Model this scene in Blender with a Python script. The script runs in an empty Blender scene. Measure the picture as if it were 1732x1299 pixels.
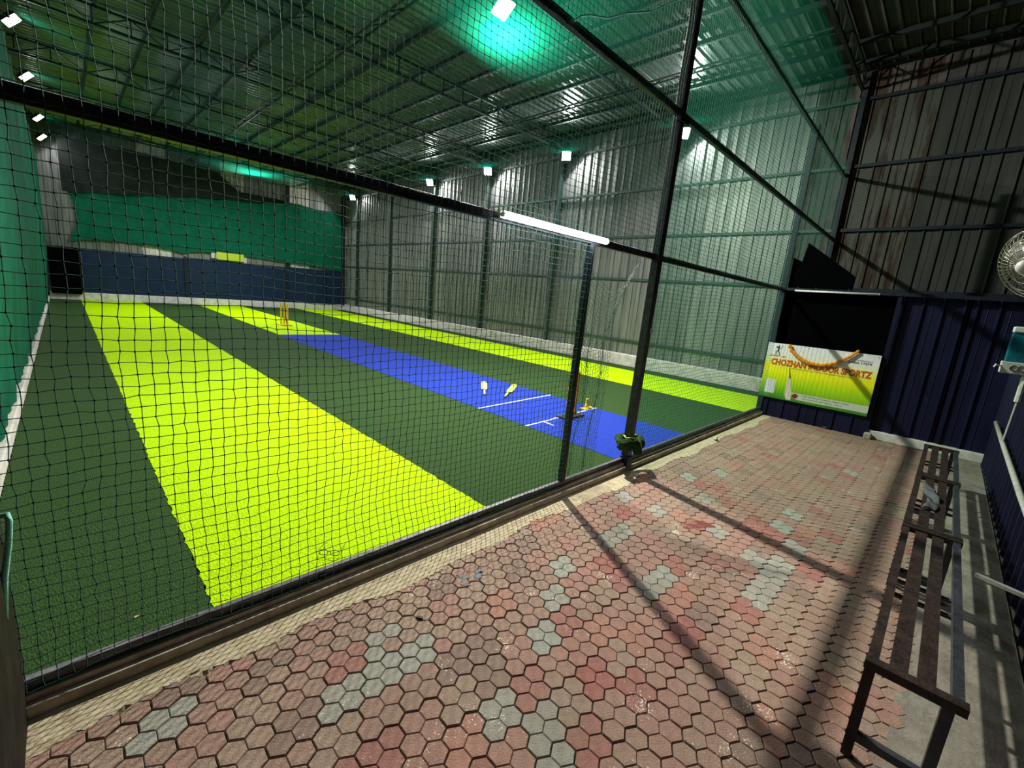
import bpy, math, random
import numpy as np
from mathutils import Vector, Matrix
random.seed(7); rng = np.random.default_rng(7)
S = bpy.context.scene
COL = S.collection
PI = math.pi

# ---------------------------------------------------------------- camera, world, exposure
FPX = 743.095
RW = Matrix(((0.70763376, 0.07983318, -0.70205493),
             (-0.70117651, 0.20197932, -0.68378056),
             (0.0872122, 0.97613064, 0.19890454)))
CAMZ = 1.75
cam = bpy.data.cameras.new('camera'); camo = bpy.data.objects.new('camera', cam); COL.objects.link(camo)
cam.sensor_width = 36; cam.sensor_fit = 'HORIZONTAL'; cam.lens = FPX / 1732 * 36
cam.clip_start = 0.02; cam.clip_end = 200
camo.matrix_world = Matrix.Translation((0, 0, CAMZ)) @ RW.to_4x4()
S.camera = camo
w = bpy.data.worlds.new('night'); S.world = w; w.use_nodes = True
w.node_tree.nodes['Background'].inputs[0].default_value = (0.35, 0.42, 0.45, 1)
w.node_tree.nodes['Background'].inputs[1].default_value = 0.015
S.view_settings.view_transform = 'Standard'; S.view_settings.look = 'None'
S.view_settings.gamma = 1; S.view_settings.use_curve_mapping = False
S.view_settings.exposure = 0.18
S.cycles.max_bounces = 8; S.cycles.transparent_max_bounces = 24
S.cycles.diffuse_bounces = 4; S.cycles.glossy_bounces = 3; S.cycles.transmission_bounces = 4
S.cycles.sample_clamp_indirect = 4.0; S.cycles.caustics_reflective = False; S.cycles.caustics_refractive = False

FLOOD_W = 150.0; MAIN_W = 1150.0; TUBE_E = 34.0
def area(name, loc, target, power, size, col=(1, .97, .93), parent=None, spread=PI):
    l = bpy.data.lights.new(name, 'AREA'); l.energy = power; l.size = size; l.color = col; l.spread = spread
    o = bpy.data.objects.new(name, l); COL.objects.link(o)
    d = (Vector(target) - Vector(loc)).normalized()
    o.rotation_euler = d.to_track_quat('-Z', 'Y').to_euler(); o.location = loc
    if parent:
        o.location = Vector(loc) - parent.location; o.parent = parent
    return o

# ---------------------------------------------------------------- helpers
def tag(o, label=None, cat=None, group=None, kind=None):
    if label: o['label'] = label
    if cat: o['category'] = cat
    if group: o['group'] = group
    if kind: o['kind'] = kind
    return o
def empty(name, loc=(0, 0, 0), rz=0, label=None, cat=None, group=None, kind=None):
    o = bpy.data.objects.new(name, None); COL.objects.link(o); o.location = loc; o.rotation_euler = (0, 0, rz)
    o.empty_display_size = .1
    return tag(o, label, cat, group, kind)
def mesh_obj(name, V, F, mat, parent=None, smooth=False, loc=(0, 0, 0)):
    me = bpy.data.meshes.new(name); me.from_pydata([tuple(v) for v in V], [], F); me.update()
    ms = mat if isinstance(mat, (list, tuple)) else [mat]
    for m in ms: me.materials.append(m)
    if smooth: me.polygons.foreach_set('use_smooth', [True] * len(me.polygons))
    o = bpy.data.objects.new(name, me); COL.objects.link(o); o.location = loc
    if parent: o.parent = parent
    return o
def fast_mesh(name, V, F, mat, parent=None, k=4, smooth=False):
    V = np.asarray(V, np.float32); F = np.asarray(F, np.int32).reshape(-1, k)
    me = bpy.data.meshes.new(name); me.vertices.add(len(V)); me.vertices.foreach_set('co', V.ravel())
    me.loops.add(F.size); me.loops.foreach_set('vertex_index', F.ravel())
    me.polygons.add(len(F)); me.polygons.foreach_set('loop_start', np.arange(0, F.size, k, dtype=np.int32))
    if smooth: me.polygons.foreach_set('use_smooth', np.ones(len(F), bool))
    me.update(calc_edges=True); me.validate()
    me.materials.append(mat)
    o = bpy.data.objects.new(name, me); COL.objects.link(o)
    if parent: o.parent = parent
    return o
class MB:
    def __init__(s): s.V = []; s.F = []
    def add(s, V, F):
        n = len(s.V); s.V += [tuple(v) for v in V]; s.F += [tuple(i + n for i in f) for f in F]; return s
    def box(s, a, b, bev=0):
        x0, y0, z0 = a; x1, y1, z1 = b
        V = [(x0,y0,z0),(x1,y0,z0),(x1,y1,z0),(x0,y1,z0),(x0,y0,z1),(x1,y0,z1),(x1,y1,z1),(x0,y1,z1)]
        return s.add(V, [(0,3,2,1),(4,5,6,7),(0,1,5,4),(1,2,6,5),(2,3,7,6),(3,0,4,7)])
    def cbox(s, c, d, R=None):
        V = []
        for sx, sy, sz in ((-1,-1,-1),(1,-1,-1),(1,1,-1),(-1,1,-1),(-1,-1,1),(1,-1,1),(1,1,1),(-1,1,1)):
            v = Vector((sx*d[0]/2, sy*d[1]/2, sz*d[2]/2))
            if R: v = R @ v
            V.append(v + Vector(c))
        return s.add(V, [(0,3,2,1),(4,5,6,7),(0,1,5,4),(1,2,6,5),(2,3,7,6),(3,0,4,7)])
    def bar(s, p, q, w, h=None, up=(0, 0, 1)):
        p = Vector(p); q = Vector(q); h = h or w; d = (q - p); L = d.length; d.normalize()
        u = Vector(up)
        if abs(d.dot(u)) > .98: u = Vector((0, 1, 0))
        x = d.cross(u).normalized(); y = x.cross(d).normalized()
        R = Matrix((x, d, y)).transposed()
        return s.cbox((p + q) / 2, (w, L, h), R)
    def tube(s, pts, r, n=8, cap=True, rads=None):
        pts = [Vector(p) for p in pts]; m = len(pts); base = len(s.V); prev = None
        for i, p in enumerate(pts):
            d = (pts[min(i+1, m-1)] - pts[max(i-1, 0)]).normalized()
            if prev is None:
                u = Vector((0, 0, 1)) if abs(d.z) < .9 else Vector((1, 0, 0)); x = d.cross(u).normalized()
            else:
                x = (prev - d * prev.dot(d)).normalized()
            prev = x; y = d.cross(x); rr = rads[i] if rads else r
            for k in range(n):
                a = 2*PI*k/n; s.V.append(tuple(p + (x*math.cos(a) + y*math.sin(a)) * rr))
        for i in range(m-1):
            for k in range(n):
                a = base+i*n+k; b = base+i*n+(k+1) % n
                s.F.append((a, b, b+n, a+n))
        if cap:
            s.F.append(tuple(base+k for k in range(n))[::-1]); s.F.append(tuple(base+(m-1)*n+k for k in range(n)))
        return s
    def ball(s, c, r, nu=8, nv=5, sc=(1, 1, 1)):
        b = len(s.V); s.V.append((c[0], c[1], c[2]+r*sc[2]))
        for j in range(1, nv):
            t = PI*j/nv
            for i in range(nu):
                a = 2*PI*i/nu
                s.V.append((c[0]+r*sc[0]*math.sin(t)*math.cos(a), c[1]+r*sc[1]*math.sin(t)*math.sin(a), c[2]+r*sc[2]*math.cos(t)))
        s.V.append((c[0], c[1], c[2]-r*sc[2])); e = len(s.V)-1
        for i in range(nu):
            s.F.append((b, b+1+i, b+1+(i+1) % nu)); s.F.append((e, e-nu+(i+1) % nu, e-nu+i))
            for j in range(nv-2):
                a = b+1+j*nu+i; c2 = b+1+j*nu+(i+1) % nu
                s.F.append((a, a+nu, c2+nu, c2))
        return s
    def prism(s, poly, z0, z1):
        n = len(poly); V = [(x, y, z0) for x, y in poly] + [(x, y, z1) for x, y in poly]
        return s.add(V, [tuple(range(n))[::-1], tuple(range(n, 2*n))] + [(i, (i+1) % n, (i+1) % n+n, i+n) for i in range(n)])
    def build(s, name, mat, parent=None, smooth=False, loc=(0, 0, 0), bevel=0):
        o = mesh_obj(name, s.V, s.F, mat, parent, smooth, loc)
        if bevel:
            m = o.modifiers.new('soft', 'BEVEL'); m.width = bevel; m.segments = 2; m.limit_method = 'ANGLE'
        return o

# ---------------------------------------------------------------- materials
def mat(name, col, rough=.6, metal=0., noise=None, bump=0., bscale=40, col2=None, stretch=(1, 1, 1), spec=.5, emis=None, coat=0, detail=5, ramp=(.35, .65), wave=None):
    m = bpy.data.materials.new(name); m.use_nodes = True; nt = m.node_tree; N = nt.nodes; L = nt.links
    b = N['Principled BSDF']; b.inputs['Base Color'].default_value = (*col, 1); b.inputs['Roughness'].default_value = rough
    b.inputs['Metallic'].default_value = metal; b.inputs['Specular IOR Level'].default_value = spec
    if coat: b.inputs['Coat Weight'].default_value = coat
    tc = N.new('ShaderNodeTexCoord'); mp = N.new('ShaderNodeMapping'); mp.inputs['Scale'].default_value = stretch
    L.new(tc.outputs['Object'], mp.inputs['Vector'])
    if col2:
        n = N.new('ShaderNodeTexNoise'); n.inputs['Scale'].default_value = noise or 5; n.inputs['Detail'].default_value = detail
        n.inputs['Roughness'].default_value = .65
        r = N.new('ShaderNodeValToRGB'); r.color_ramp.elements[0].position = ramp[0]; r.color_ramp.elements[1].position = ramp[1]
        r.color_ramp.elements[0].color = (*col, 1); r.color_ramp.elements[1].color = (*col2, 1)
        L.new(mp.outputs[0], n.inputs['Vector']); L.new(n.outputs[0], r.inputs[0]); L.new(r.outputs[0], b.inputs['Base Color'])
    if bump:
        n2 = N.new('ShaderNodeTexNoise'); n2.inputs['Scale'].default_value = bscale; n2.inputs['Detail'].default_value = 4
        bp = N.new('ShaderNodeBump'); bp.inputs['Strength'].default_value = bump; bp.inputs['Distance'].default_value = .01
        L.new(mp.outputs[0], n2.inputs['Vector']); L.new(n2.outputs[0], bp.inputs['Height']); L.new(bp.outputs[0], b.inputs['Normal'])
    if emis:
        b.inputs['Emission Color'].default_value = (*emis[0], 1); b.inputs['Emission Strength'].default_value = emis[1]
    return m
M = {}
M['steel'] = mat('navy painted steel', (.007, .009, .020), .5, .15, 18, .15, 60, (.017, .02, .036), spec=.3)
M['steel_worn'] = mat('worn dark steel', (.014, .014, .022), .45, .2, 14, .2, 50, (.05, .048, .065), spec=.4)
M['steel_green'] = mat('dark green painted steel', (.02, .05, .045), .5, .2, 10, .1, 60, (.035, .075, .065))
M['roof_shaded'] = mat('shaded roofing sheet', (.035, .032, .028), .7, .1, 2.2, .1, 9, (.06, .055, .05), (.3, 2, 1))  # roofing sheet darkened in colour for the unlit roof above the walkway
M['truss'] = mat('truss paint', (.006, .014, .013), .6, .1, spec=.3)
M['dark_end'] = mat('dark brown end panel', (.012, .010, .008), .8, 0, 6, .2, 40, (.03, .024, .018), spec=.1)
M['rail'] = mat('scuffed bottom rail', (.035, .032, .042), .4, .4, 14, .2, 50, (.12, .11, .13))
M['net'] = mat('net twine', (.028, .078, .066), .8, 0, spec=.2)
M['net_green'] = mat('flap net twine', (.02, .09, .06), .6, 0)
M['grey'] = mat('grey galvanised sheet', (.13, .14, .14), .5, .4, 3.2, .12, 12, (.26, .27, .265), (1.0, 2.5, .16))
M['grey_b'] = mat('paler galvanised sheet', (.18, .19, .187), .46, .4, 3.0, .12, 12, (.31, .32, .31), (1.0, 3, .14))
M['grey_d'] = mat('dark grey sheet', (.026, .027, .026), .65, .2, 2.4, .15, 10, (.052, .051, .048), (1.0, 2, .3))  # darker, flatter grey than the hall sheets; walkway end and backings
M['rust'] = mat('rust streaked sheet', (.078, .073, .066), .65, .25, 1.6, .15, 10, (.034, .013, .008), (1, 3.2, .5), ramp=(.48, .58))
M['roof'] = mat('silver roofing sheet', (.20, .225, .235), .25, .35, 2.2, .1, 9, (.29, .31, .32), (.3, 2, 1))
M['navy'] = mat('navy painted sheet', (.004, .005, .024), .5, .1, 3, .12, 14, (.009, .010, .044), (1, 1, .3), spec=.25)
M['navy_far'] = mat('navy board', (.006, .018, .052), .6, .0, 3, .1, 20, (.009, .026, .07), spec=.2)
M['black'] = mat('matt black for dark interior', (.0012, .0012, .002), .95, spec=.02)
M['concrete'] = mat('rough concrete', (.30, .26, .21), .9, 0, 9, .5, 40, (.56, .50, .41))
M['conc_w'] = mat('whitewashed block', (.46, .44, .42), .9, 0, 6, .4, 30, (.72, .69, .66), ramp=(.3, .6))
M['mortar'] = mat('sandy mortar', (.38, .31, .20), .95, 0, 14, .6, 60, (.56, .48, .34))
M['cement'] = mat('cement floor', (.15, .132, .108), .9, 0, 5, .4, 50, (.30, .27, .225), detail=8)
M['joint'] = mat('paver joint dirt', (.055, .04, .034), 1, 0, 12, .3, 60, (.085, .065, .05))
PAV = []
for nm, c, c2 in (('brown', (.26, .155, .12), (.36, .225, .175)), ('pink', (.29, .150, .12), (.38, .21, .17)), ('tan', (.27, .18, .135), (.37, .255, .195)),
                  ('red', (.27, .10, .085), (.36, .15, .125)), ('orange', (.34, .155, .115), (.42, .205, .155)), ('grey', (.26, .26, .225), (.36, .355, .315)),
                  ('dark', (.20, .125, .10), (.28, .185, .15))):
    pm = mat('paver ' + nm, c, .85, 0, 22, .45, 120, c2, detail=8); PAV.append(pm)
    nt = pm.node_tree; nz = nt.nodes.new('ShaderNodeTexNoise'); nz.inputs['Scale'].default_value = 95; nz.inputs['Detail'].default_value = 1
    ge = nt.nodes.new('ShaderNodeNewGeometry'); nt.links.new(ge.outputs['Position'], nz.inputs['Vector'])
    n3 = nt.nodes.new('ShaderNodeTexNoise'); n3.inputs['Scale'].default_value = 5; nt.links.new(ge.outputs['Position'], n3.inputs['Vector'])
    ad = nt.nodes.new('ShaderNodeMath'); ad.operation = 'ADD'; nt.links.new(nz.outputs[0], ad.inputs[0]); nt.links.new(n3.outputs[0], ad.inputs[1])
    mr = nt.nodes.new('ShaderNodeMapRange'); mr.inputs[1].default_value = 1.28; mr.inputs[2].default_value = 1.36; nt.links.new(ad.outputs[0], mr.inputs[0])
    n4 = nt.nodes.new('ShaderNodeTexNoise'); n4.inputs['Scale'].default_value = 1.7; n4.inputs['Detail'].default_value = 6; nt.links.new(ge.outputs['Position'], n4.inputs['Vector'])
    m4 = nt.nodes.new('ShaderNodeMapRange'); m4.inputs[1].default_value = .40; m4.inputs[2].default_value = .66; m4.inputs[3].default_value = .0; m4.inputs[4].default_value = .45; nt.links.new(n4.outputs[0], m4.inputs[0])
    mz = nt.nodes.new('ShaderNodeMix'); mz.data_type = 'RGBA'; mz.inputs[7].default_value = (.24, .185, .14, 1); nt.links.new(m4.outputs[0], mz.inputs[0])
    mx = nt.nodes.new('ShaderNodeMix'); mx.data_type = 'RGBA'; mx.inputs[7].default_value = (.75, .68, .6, 1)
    bs = nt.nodes['Principled BSDF']; src = bs.inputs['Base Color'].links[0].from_socket
    nt.links.new(mr.outputs[0], mx.inputs[0]); nt.links.new(src, mz.inputs[6]); nt.links.new(mz.outputs[2], mx.inputs[6]); nt.links.new(mx.outputs[2], bs.inputs['Base Color'])
def turf_mat(name, c, c2, c3):
    m = bpy.data.materials.new(name); m.use_nodes = True; nt = m.node_tree; N = nt.nodes; L = nt.links; b = N['Principled BSDF']
    b.inputs['Roughness'].default_value = .75; b.inputs['Specular IOR Level'].default_value = .04
    tc = N.new('ShaderNodeTexCoord'); mp = N.new('ShaderNodeMapping'); mp.inputs['Scale'].default_value = (1, .35, 1); mp.inputs['Rotation'].default_value = (0, 0, .9)
    L.new(tc.outputs['Object'], mp.inputs[0])
    n = N.new('ShaderNodeTexNoise'); n.inputs['Scale'].default_value = 130; n.inputs['Detail'].default_value = 3
    n2 = N.new('ShaderNodeTexNoise'); n2.inputs['Scale'].default_value = 3.5; n2.inputs['Detail'].default_value = 5
    r = N.new('ShaderNodeValToRGB'); r.color_ramp.elements[0].position = .34; r.color_ramp.elements[1].position = .68
    r.color_ramp.elements[0].color = (*c, 1); r.color_ramp.elements[1].color = (*c2, 1)
    mx = N.new('ShaderNodeMix'); mx.data_type = 'RGBA'; mx.inputs[7].default_value = (*c3, 1)
    r2 = N.new('ShaderNodeMapRange'); r2.inputs[1].default_value = .45; r2.inputs[2].default_value = .75; r2.inputs[4].default_value = .6
    L.new(mp.outputs[0], n.inputs[0]); L.new(tc.outputs['Object'], n2.inputs[0]); L.new(n.outputs[0], r.inputs[0])
    L.new(n2.outputs[0], r2.inputs[0]); L.new(r2.outputs[0], mx.inputs[0]); L.new(r.outputs[0], mx.inputs[6]); L.new(mx.outputs[2], b.inputs['Base Color'])
    bp = N.new('ShaderNodeBump'); bp.inputs['Strength'].default_value = .9; bp.inputs['Distance'].default_value = .012
    L.new(n.outputs[0], bp.inputs['Height']); L.new(bp.outputs[0], b.inputs['Normal'])
    return m
M['turf_dark'] = turf_mat('dark green turf', (.016, .042, .011), (.044, .095, .028), (.034, .062, .020))
M['turf_lime'] = turf_mat('lime turf', (.33, .54, .0), (.52, .84, .0), (.44, .72, .0))
M['turf_blue'] = turf_mat('blue turf', (.013, .034, .31), (.026, .060, .47), (.02, .048, .39))
M['white_line'] = mat('white line', (.75, .72, .78), .8)
M['yellow'] = mat('yellow plastic', (.85, .62, .02), .4)
M['orange_y'] = mat('amber plastic', (.92, .58, .0), .5)
M['orange'] = mat('orange plastic', (.85, .30, .02), .4)
M['bat_cream'] = mat('cream yellow plastic', (.75, .72, .22), .45, 0, 12, .1, 20, (.82, .80, .4))
M['bat_lime'] = mat('lime plastic bat', (.55, .75, .05), .45, 0, 12, .1, 20, (.75, .85, .15))
M['rubber'] = mat('black rubber', (.012, .012, .012), .7)
M['white'] = mat('white plastic', (.72, .72, .72), .4)
M['white_dirty'] = mat('dusty white plastic', (.45, .44, .42), .5, 0, 20, .1, 50, (.66, .65, .62))
M['bluebox'] = mat('blue tinted cover', (.006, .11, .18), .15, 0, 16, .3, 30, (.02, .22, .30), coat=.6)
M['chrome'] = mat('bright wire', (.42, .39, .33), .3, .9)
M['fanblade'] = mat('smoky fan blade', (.20, .17, .13), .2, .2, coat=.5)
M['iron'] = mat('rusty brown bench iron', (.018, .011, .010), .5, .3, 16, .35, 70, (.055, .032, .027))
M['iron_blue'] = mat('grey blue bench iron', (.024, .027, .036), .45, .3, 14, .3, 70, (.065, .07, .085))
M['cloth_dark'] = mat('dark grey cloth', (.05, .052, .065), .9, 0, 20, .3, 60, (.1, .1, .12))
M['garland'] = mat('marigold orange', (.80, .22, .01), .8, 0, 60, .8, 120, (.95, .42, .02))
M['rope'] = mat('pale green rope', (.25, .85, .68), .7, 0, 60, .5, 200, (.3, .8, .65))
M['rope_y'] = mat('lime rope', (.45, .62, .12), .7)
M['stain'] = mat('blue grey paint', (.10, .12, .15), .7)
M['stain_red'] = mat('dark red stain', (.16, .02, .015), .6)
M['leaf'] = mat('dry leaf', (.45, .36, .2), .8)
M['housing'] = mat('lamp housing', (.05, .05, .055), .4, .5)
M['lens'] = mat('flood lens', (1, 1, 1), .3, emis=((1, .97, .92), 70))
M['tube_on'] = mat('lit tube', (1, 1, 1), .3, emis=((.96, .98, 1), TUBE_E))
M['tube_off'] = mat('unlit tube', (.8, .8, .8), .3)
M['pipe'] = mat('grey conduit', (.35, .33, .30), .5, .1, 20, .1, 60, (.5, .48, .45))
def sheer(name, dens, col, tint, bump=.3):
    m = bpy.data.materials.new(name); m.use_nodes = True; nt = m.node_tree; N = nt.nodes; L = nt.links
    N.remove(N['Principled BSDF']); out = N['Material Output']
    t = N.new('ShaderNodeBsdfTransparent'); t.inputs[0].default_value = (*tint, 1)
    d = N.new('ShaderNodeBsdfDiffuse'); d.inputs[0].default_value = (*col, 1)
    tr = N.new('ShaderNodeBsdfTranslucent'); tr.inputs[0].default_value = (*col, 1)
    a = N.new('ShaderNodeMixShader'); a.inputs[0].default_value = .5
    b = N.new('ShaderNodeMixShader'); b.inputs[0].default_value = dens
    L.new(d.outputs[0], a.inputs[1]); L.new(tr.outputs[0], a.inputs[2])
    L.new(t.outputs[0], b.inputs[1]); L.new(a.outputs[0], b.inputs[2]); L.new(b.outputs[0], out.inputs[0])
    return m
M['sheer'] = sheer('sheer green roof cloth', .10, (.004, .20, .12), (.87, .92, .90))
M['sheer_f'] = sheer('sheer green front cloth', .08, (.006, .20, .12), (.76, .89, .83))
def tarp_mat(name, c, c2):
    m = mat(name, c, .85, 0, 3, .25, 60, c2, (1, 1, 1), spec=.1); return m
M['tarp'] = tarp_mat('green shade tarp', (.002, .085, .048), (.004, .125, .072))
M['tarp_dark'] = tarp_mat('dark shade tarp', (.010, .014, .014), (.022, .028, .027))
M['yg'] = mat('yellow green vinyl', (.5, .62, .03), .5)

# ---------------------------------------------------------------- corrugated sheets
def rib_profile(L, pitch, h, rib=.045, flat=None, start=0.0, sub=True):
    P = [(0.0, 0.0)]; x = start
    while x + rib + .03 < L:
        P += [(x, 0), (x+.014, h), (x+rib-.014, h), (x+rib, 0)]
        if sub and x + pitch < L:
            c = x + rib + (pitch-rib)/2; P += [(c-.008, 0), (c, h*.22), (c+.008, 0)]
        x += pitch
    P.append((L, 0)); out = []
    for p in P:
        if not out or p[0] > out[-1][0] + 1e-5: out.append(p)
    return out
def sheet(name, along, length, origin, nrm, up, height, matr, parent, pitch=.25, h=.028, th=.006, start=.03):
    P = rib_profile(length, pitch, h, start=start)
    A = Vector(along); Nn = Vector(nrm); U = Vector(up); O = Vector(origin); V = []; F = []
    for z in (0, height):
        for (s, d) in P: V.append(O + A*s + Nn*d + U*z)
    n = len(P)
    for i in range(n-1): F.append((i, i+1, n+i+1, n+i))
    # back face
    b = len(V)
    V += [O - Nn*th, O + A*length - Nn*th, O + A*length - Nn*th + U*height, O - Nn*th + U*height]
    F += [(b, b+3, b+2, b+1), (b, 0, n, b+3), (b+1, b+2, 2*n-1, n-1)]
    return mesh_obj(name, V, F, matr, parent)

# ================================================================ STRUCTURE
# ---- floor of the walkway
Y0, Y1 = -.62, 2.18
floor = MB().box((-.6, Y0-.1, -.12), (11.7, 2.2, -.012)).build('floor', M['joint']); tag(floor, 'hexagon paved walkway floor beside the netted turf', kind='structure')
P_ = .0945; RY = P_*math.sqrt(3)/2; RAD = P_/math.sqrt(3)
def near_edge(x): return 2.03 + .025*math.sin(x*3.1) + .02*math.sin(x*7.7+1)
hexes = []
ox, oy = .725, 1.323
for r in range(-26, 14):
    for q in range(-60, 110):
        cx = ox + P_*(q + r*.5); cy = oy + r*RY
        if cx < -.24 or cx > 8.9 or cy < -.16 or cy > near_edge(cx)+.01: continue
        hexes.append((q, r, cx, cy))
cl_col = {}; crng = random.Random(3)
def cluster(q, r): return (q//2, r//2)
CW = [0]*46 + [1]*26 + [2]*18 + [6]*10 + [3]*4 + [4]*3 + [5]*2
FORCE = {}
GREYP = [(1.05, 1.62), (1.98, 1.42), (1.60, 1.15), (.98, 1.52), (2.95, 1.55), (2.6, .95), (3.62, .98), (4.1, .72), (4.6, .75), (3.45, .52), (3.9, .55), (.75, 1.46), (5.0, 1.5), (1.2, .95)]
REDP = [(.80, 1.62), (1.35, 1.02), (.62, 1.2), (1.3, .72), (3.2, 1.75), (2.35, 1.2), (3.1, .8), (2.9, 1.0), (3.9, .75), (3.6, .4), (.5, 1.05), (.95, .95), (2.2, .75)]
OR = [(1.12, .85), (1.0, 1.1), (2.0, .95), (2.5, .85)]
def clc(c):
    if c not in cl_col:
        q, r = c[0]*2+.5, c[1]*2+.5
        x = ox+P_*(q+r*.5); y = oy+r*RY; m = crng.choice(CW)
        for lst, k in ((GREYP, 5), (REDP, 3), (OR, 4)):
            for gx, gy in lst:
                if abs(gx-x) < .11 and abs(gy-y) < .09: m = k
        cl_col[c] = m
    return cl_col[c]
cl_h = {}
NB = [(1, 0), (0, 1), (-1, 1), (-1, 0), (0, -1), (1, -1)]
def hex_poly(q, r, cx, cy):
    c = cluster(q, r); ins = []
    for k, (dq, dr) in enumerate(NB):
        a = math.radians(60*k); same = cluster(q+dq, r+dr) == c
        ins.append((math.cos(a), math.sin(a), P_/2 - (.0011 if same else .0030)))
    V = []
    for k in range(6):
        a1, b1, d1 = ins[k]; a2, b2, d2 = ins[(k+1) % 6]; det = a1*b2-a2*b1
        V.append(((d1*b2-d2*b1)/det, (a1*d2-a2*d1)/det))
    return V
def hex_geo(q, r, cx, cy, rnd):
    P = hex_poly(q, r, cx, cy); c = cluster(q, r)
    if c not in cl_h: cl_h[c] = (random.uniform(-.0025, .002), random.uniform(-.015, .015), random.uniform(-.015, .015))
    hz, tx, ty = cl_h[c]; hz += random.uniform(-.0005, .0005)
    V = [(x, y, -.014) for x, y in P] + [(x, y, hz-.003+tx*x+ty*y) for x, y in P] + [(x*.94, y*.94, hz+tx*x+ty*y) for x, y in P]
    F = [(i, (i+1) % 6, (i+1) % 6+6, i+6) for i in range(6)] + [(i+6, (i+1) % 6+6, (i+1) % 6+12, i+12) for i in range(6)] + [tuple(range(12, 18))]
    return V, F
def in_view(x, y):
    v = RW.transposed() @ Vector((x, y, -CAMZ))
    if v.z > -.05: return None
    u = 866 + FPX*v.x/-v.z; t = 649.5 - FPX*v.y/-v.z
    if u < -20 or u > 1752 or t > 1320: return None
    return -v.z
vis = []
for h in hexes:
    d = in_view(h[2], h[3])
    if d: vis.append((d**2*(x_ := (h[2]**2+h[3]**2+CAMZ**2)**.5), h))
vis.sort(key=lambda t: t[0])
big = [h for _, h in vis[:298]]; bigset = {(h[0], h[1]) for h in big}
for h in big:
    V, F = hex_geo(*h, random)
    o = mesh_obj('paver', V, F, PAV[clc(cluster(h[0], h[1])) if random.random() > .05 else random.choice((0, 1, 2))], floor, loc=(h[2], h[3], 0))
V = []; F = []; MI = []
for h in hexes:
    if (h[0], h[1]) in bigset: continue
    v, f = hex_geo(*h, random); n = len(V); m = clc(cluster(h[0], h[1]))
    V += [(a+h[2], b+h[3], c) for a, b, c in v]; F += [tuple(i+n for i in ff) for ff in f]; MI += [m]*len(f)
o = mesh_obj('pavers', V, F, PAV, floor); o.data.polygons.foreach_set('material_index', MI); tag(o, kind='stuff')
# mortar strip between pavers and kerb (uneven edge)
n = 460; V = []; F = []
for i in range(n+1):
    x = -.24 + 9.1*i/n; ye = near_edge(x) - .03 + random.uniform(-.012, .012)
    V += [(x, ye, -.012), (x, ye+.012, .0015+random.uniform(0, .002)), (x, 2.19, .004), (x, 2.19, -.012)]
for i in range(n):
    for k in range(3): F.append((4*i+k, 4*i+4+k, 4*i+5+k, 4*i+1+k))
mesh_obj('mortar_strip', V, F, M['mortar'], floor)
MB().box((-.3, Y0, -.02), (9.3, -.15, -.001)).build('cement_strip', M['cement'], floor)
# stepped concrete kerb
kerb = MB().box((-.24, 2.18, -.1), (8.88, 2.31, .056)).box((-.24, 2.208, .0), (8.88, 2.31, .088)).build('trim_1', M['concrete'], bevel=.004)
tag(kerb, 'stepped concrete kerb under the net frame', kind='structure')

# ---- hall sub floor and turf
sub = MB().box((-.6, 2.31, -.14), (11.7, 25.6, -.02)).build('floor_hall', M['cement']); tag(sub, 'hidden slab under the turf', kind='structure')
def turf(x0, x1, y0, y1, m, label, z=.0, th=.018, jag=.008, name='turf_strip', cat='turf'):
    n = max(2, int((y1-y0)/.04)); V = []; F = []
    xa = x0; xb = x1
    for i in range(n+1):
        y = y0 + (y1-y0)*i/n
        ja = random.uniform(-jag, jag); jb = random.uniform(-jag, jag)
        V += [(xa+ja, y, z-th), (xa+ja, y, z), (xb+jb, y, z), (xb+jb, y, z-th)]
    for i in range(n):
        a = 4*i
        F += [(a, a+4, a+5, a+1), (a+1, a+5, a+6, a+2), (a+2, a+6, a+7, a+3)]
    F += [(0, 1, 2, 3), (4*n+3, 4*n+2, 4*n+1, 4*n)]
    o = mesh_obj(name, V, F, m); tag(o, label, cat); return o
YB = 25.21
turf(-.45, .42, 2.3, YB, M['turf_dark'], 'dark green turf strip along the green tarp wall', 0)
turf(.42, 2.335, 2.3, YB, M['turf_lime'], 'widest looking lime turf stripe, nearest the camera side', .003)
turf(2.335, 4.335, 2.3, YB, M['turf_dark'], 'dark green turf strip between near lime stripe and blue pitch', 0)
blue = turf(4.335, 6.16, 2.3, 13.9, M['turf_blue'], 'blue cricket pitch turf with white crease lines', .003, jag=.004, name='cricket_pitch', cat='pitch')
turf(4.335, 6.16, 13.9, YB, M['turf_lime'], 'short lime turf stripe beyond the blue pitch under far stumps', .003, jag=.004)
turf(6.16, 8.73, 2.3, YB, M['turf_dark'], 'dark green turf strip between blue pitch and far lime stripe', 0)
turf(8.73, 10.74, 2.3, YB, M['turf_lime'], 'far lime turf stripe running beside the grey metal wall', .003)
turf(10.74, 11.39, 2.3, YB, M['turf_dark'], 'narrow dark green turf strip at foot of grey wall', 0)
def line(p, q, w, z=.0045):
    o = MB().bar((p[0], p[1], z), (q[0], q[1], z), w, .003).build('crease_line', M['white_line'], blue); return o
line((4.33, 4.88), (6.17, 5.0), .03); line((4.33, 3.88), (6.17, 4.0), .035)
line((4.72, 3.9), (4.70, 3.7), .03); line((5.1, 3.92), (5.13, 3.80), .03)

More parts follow.
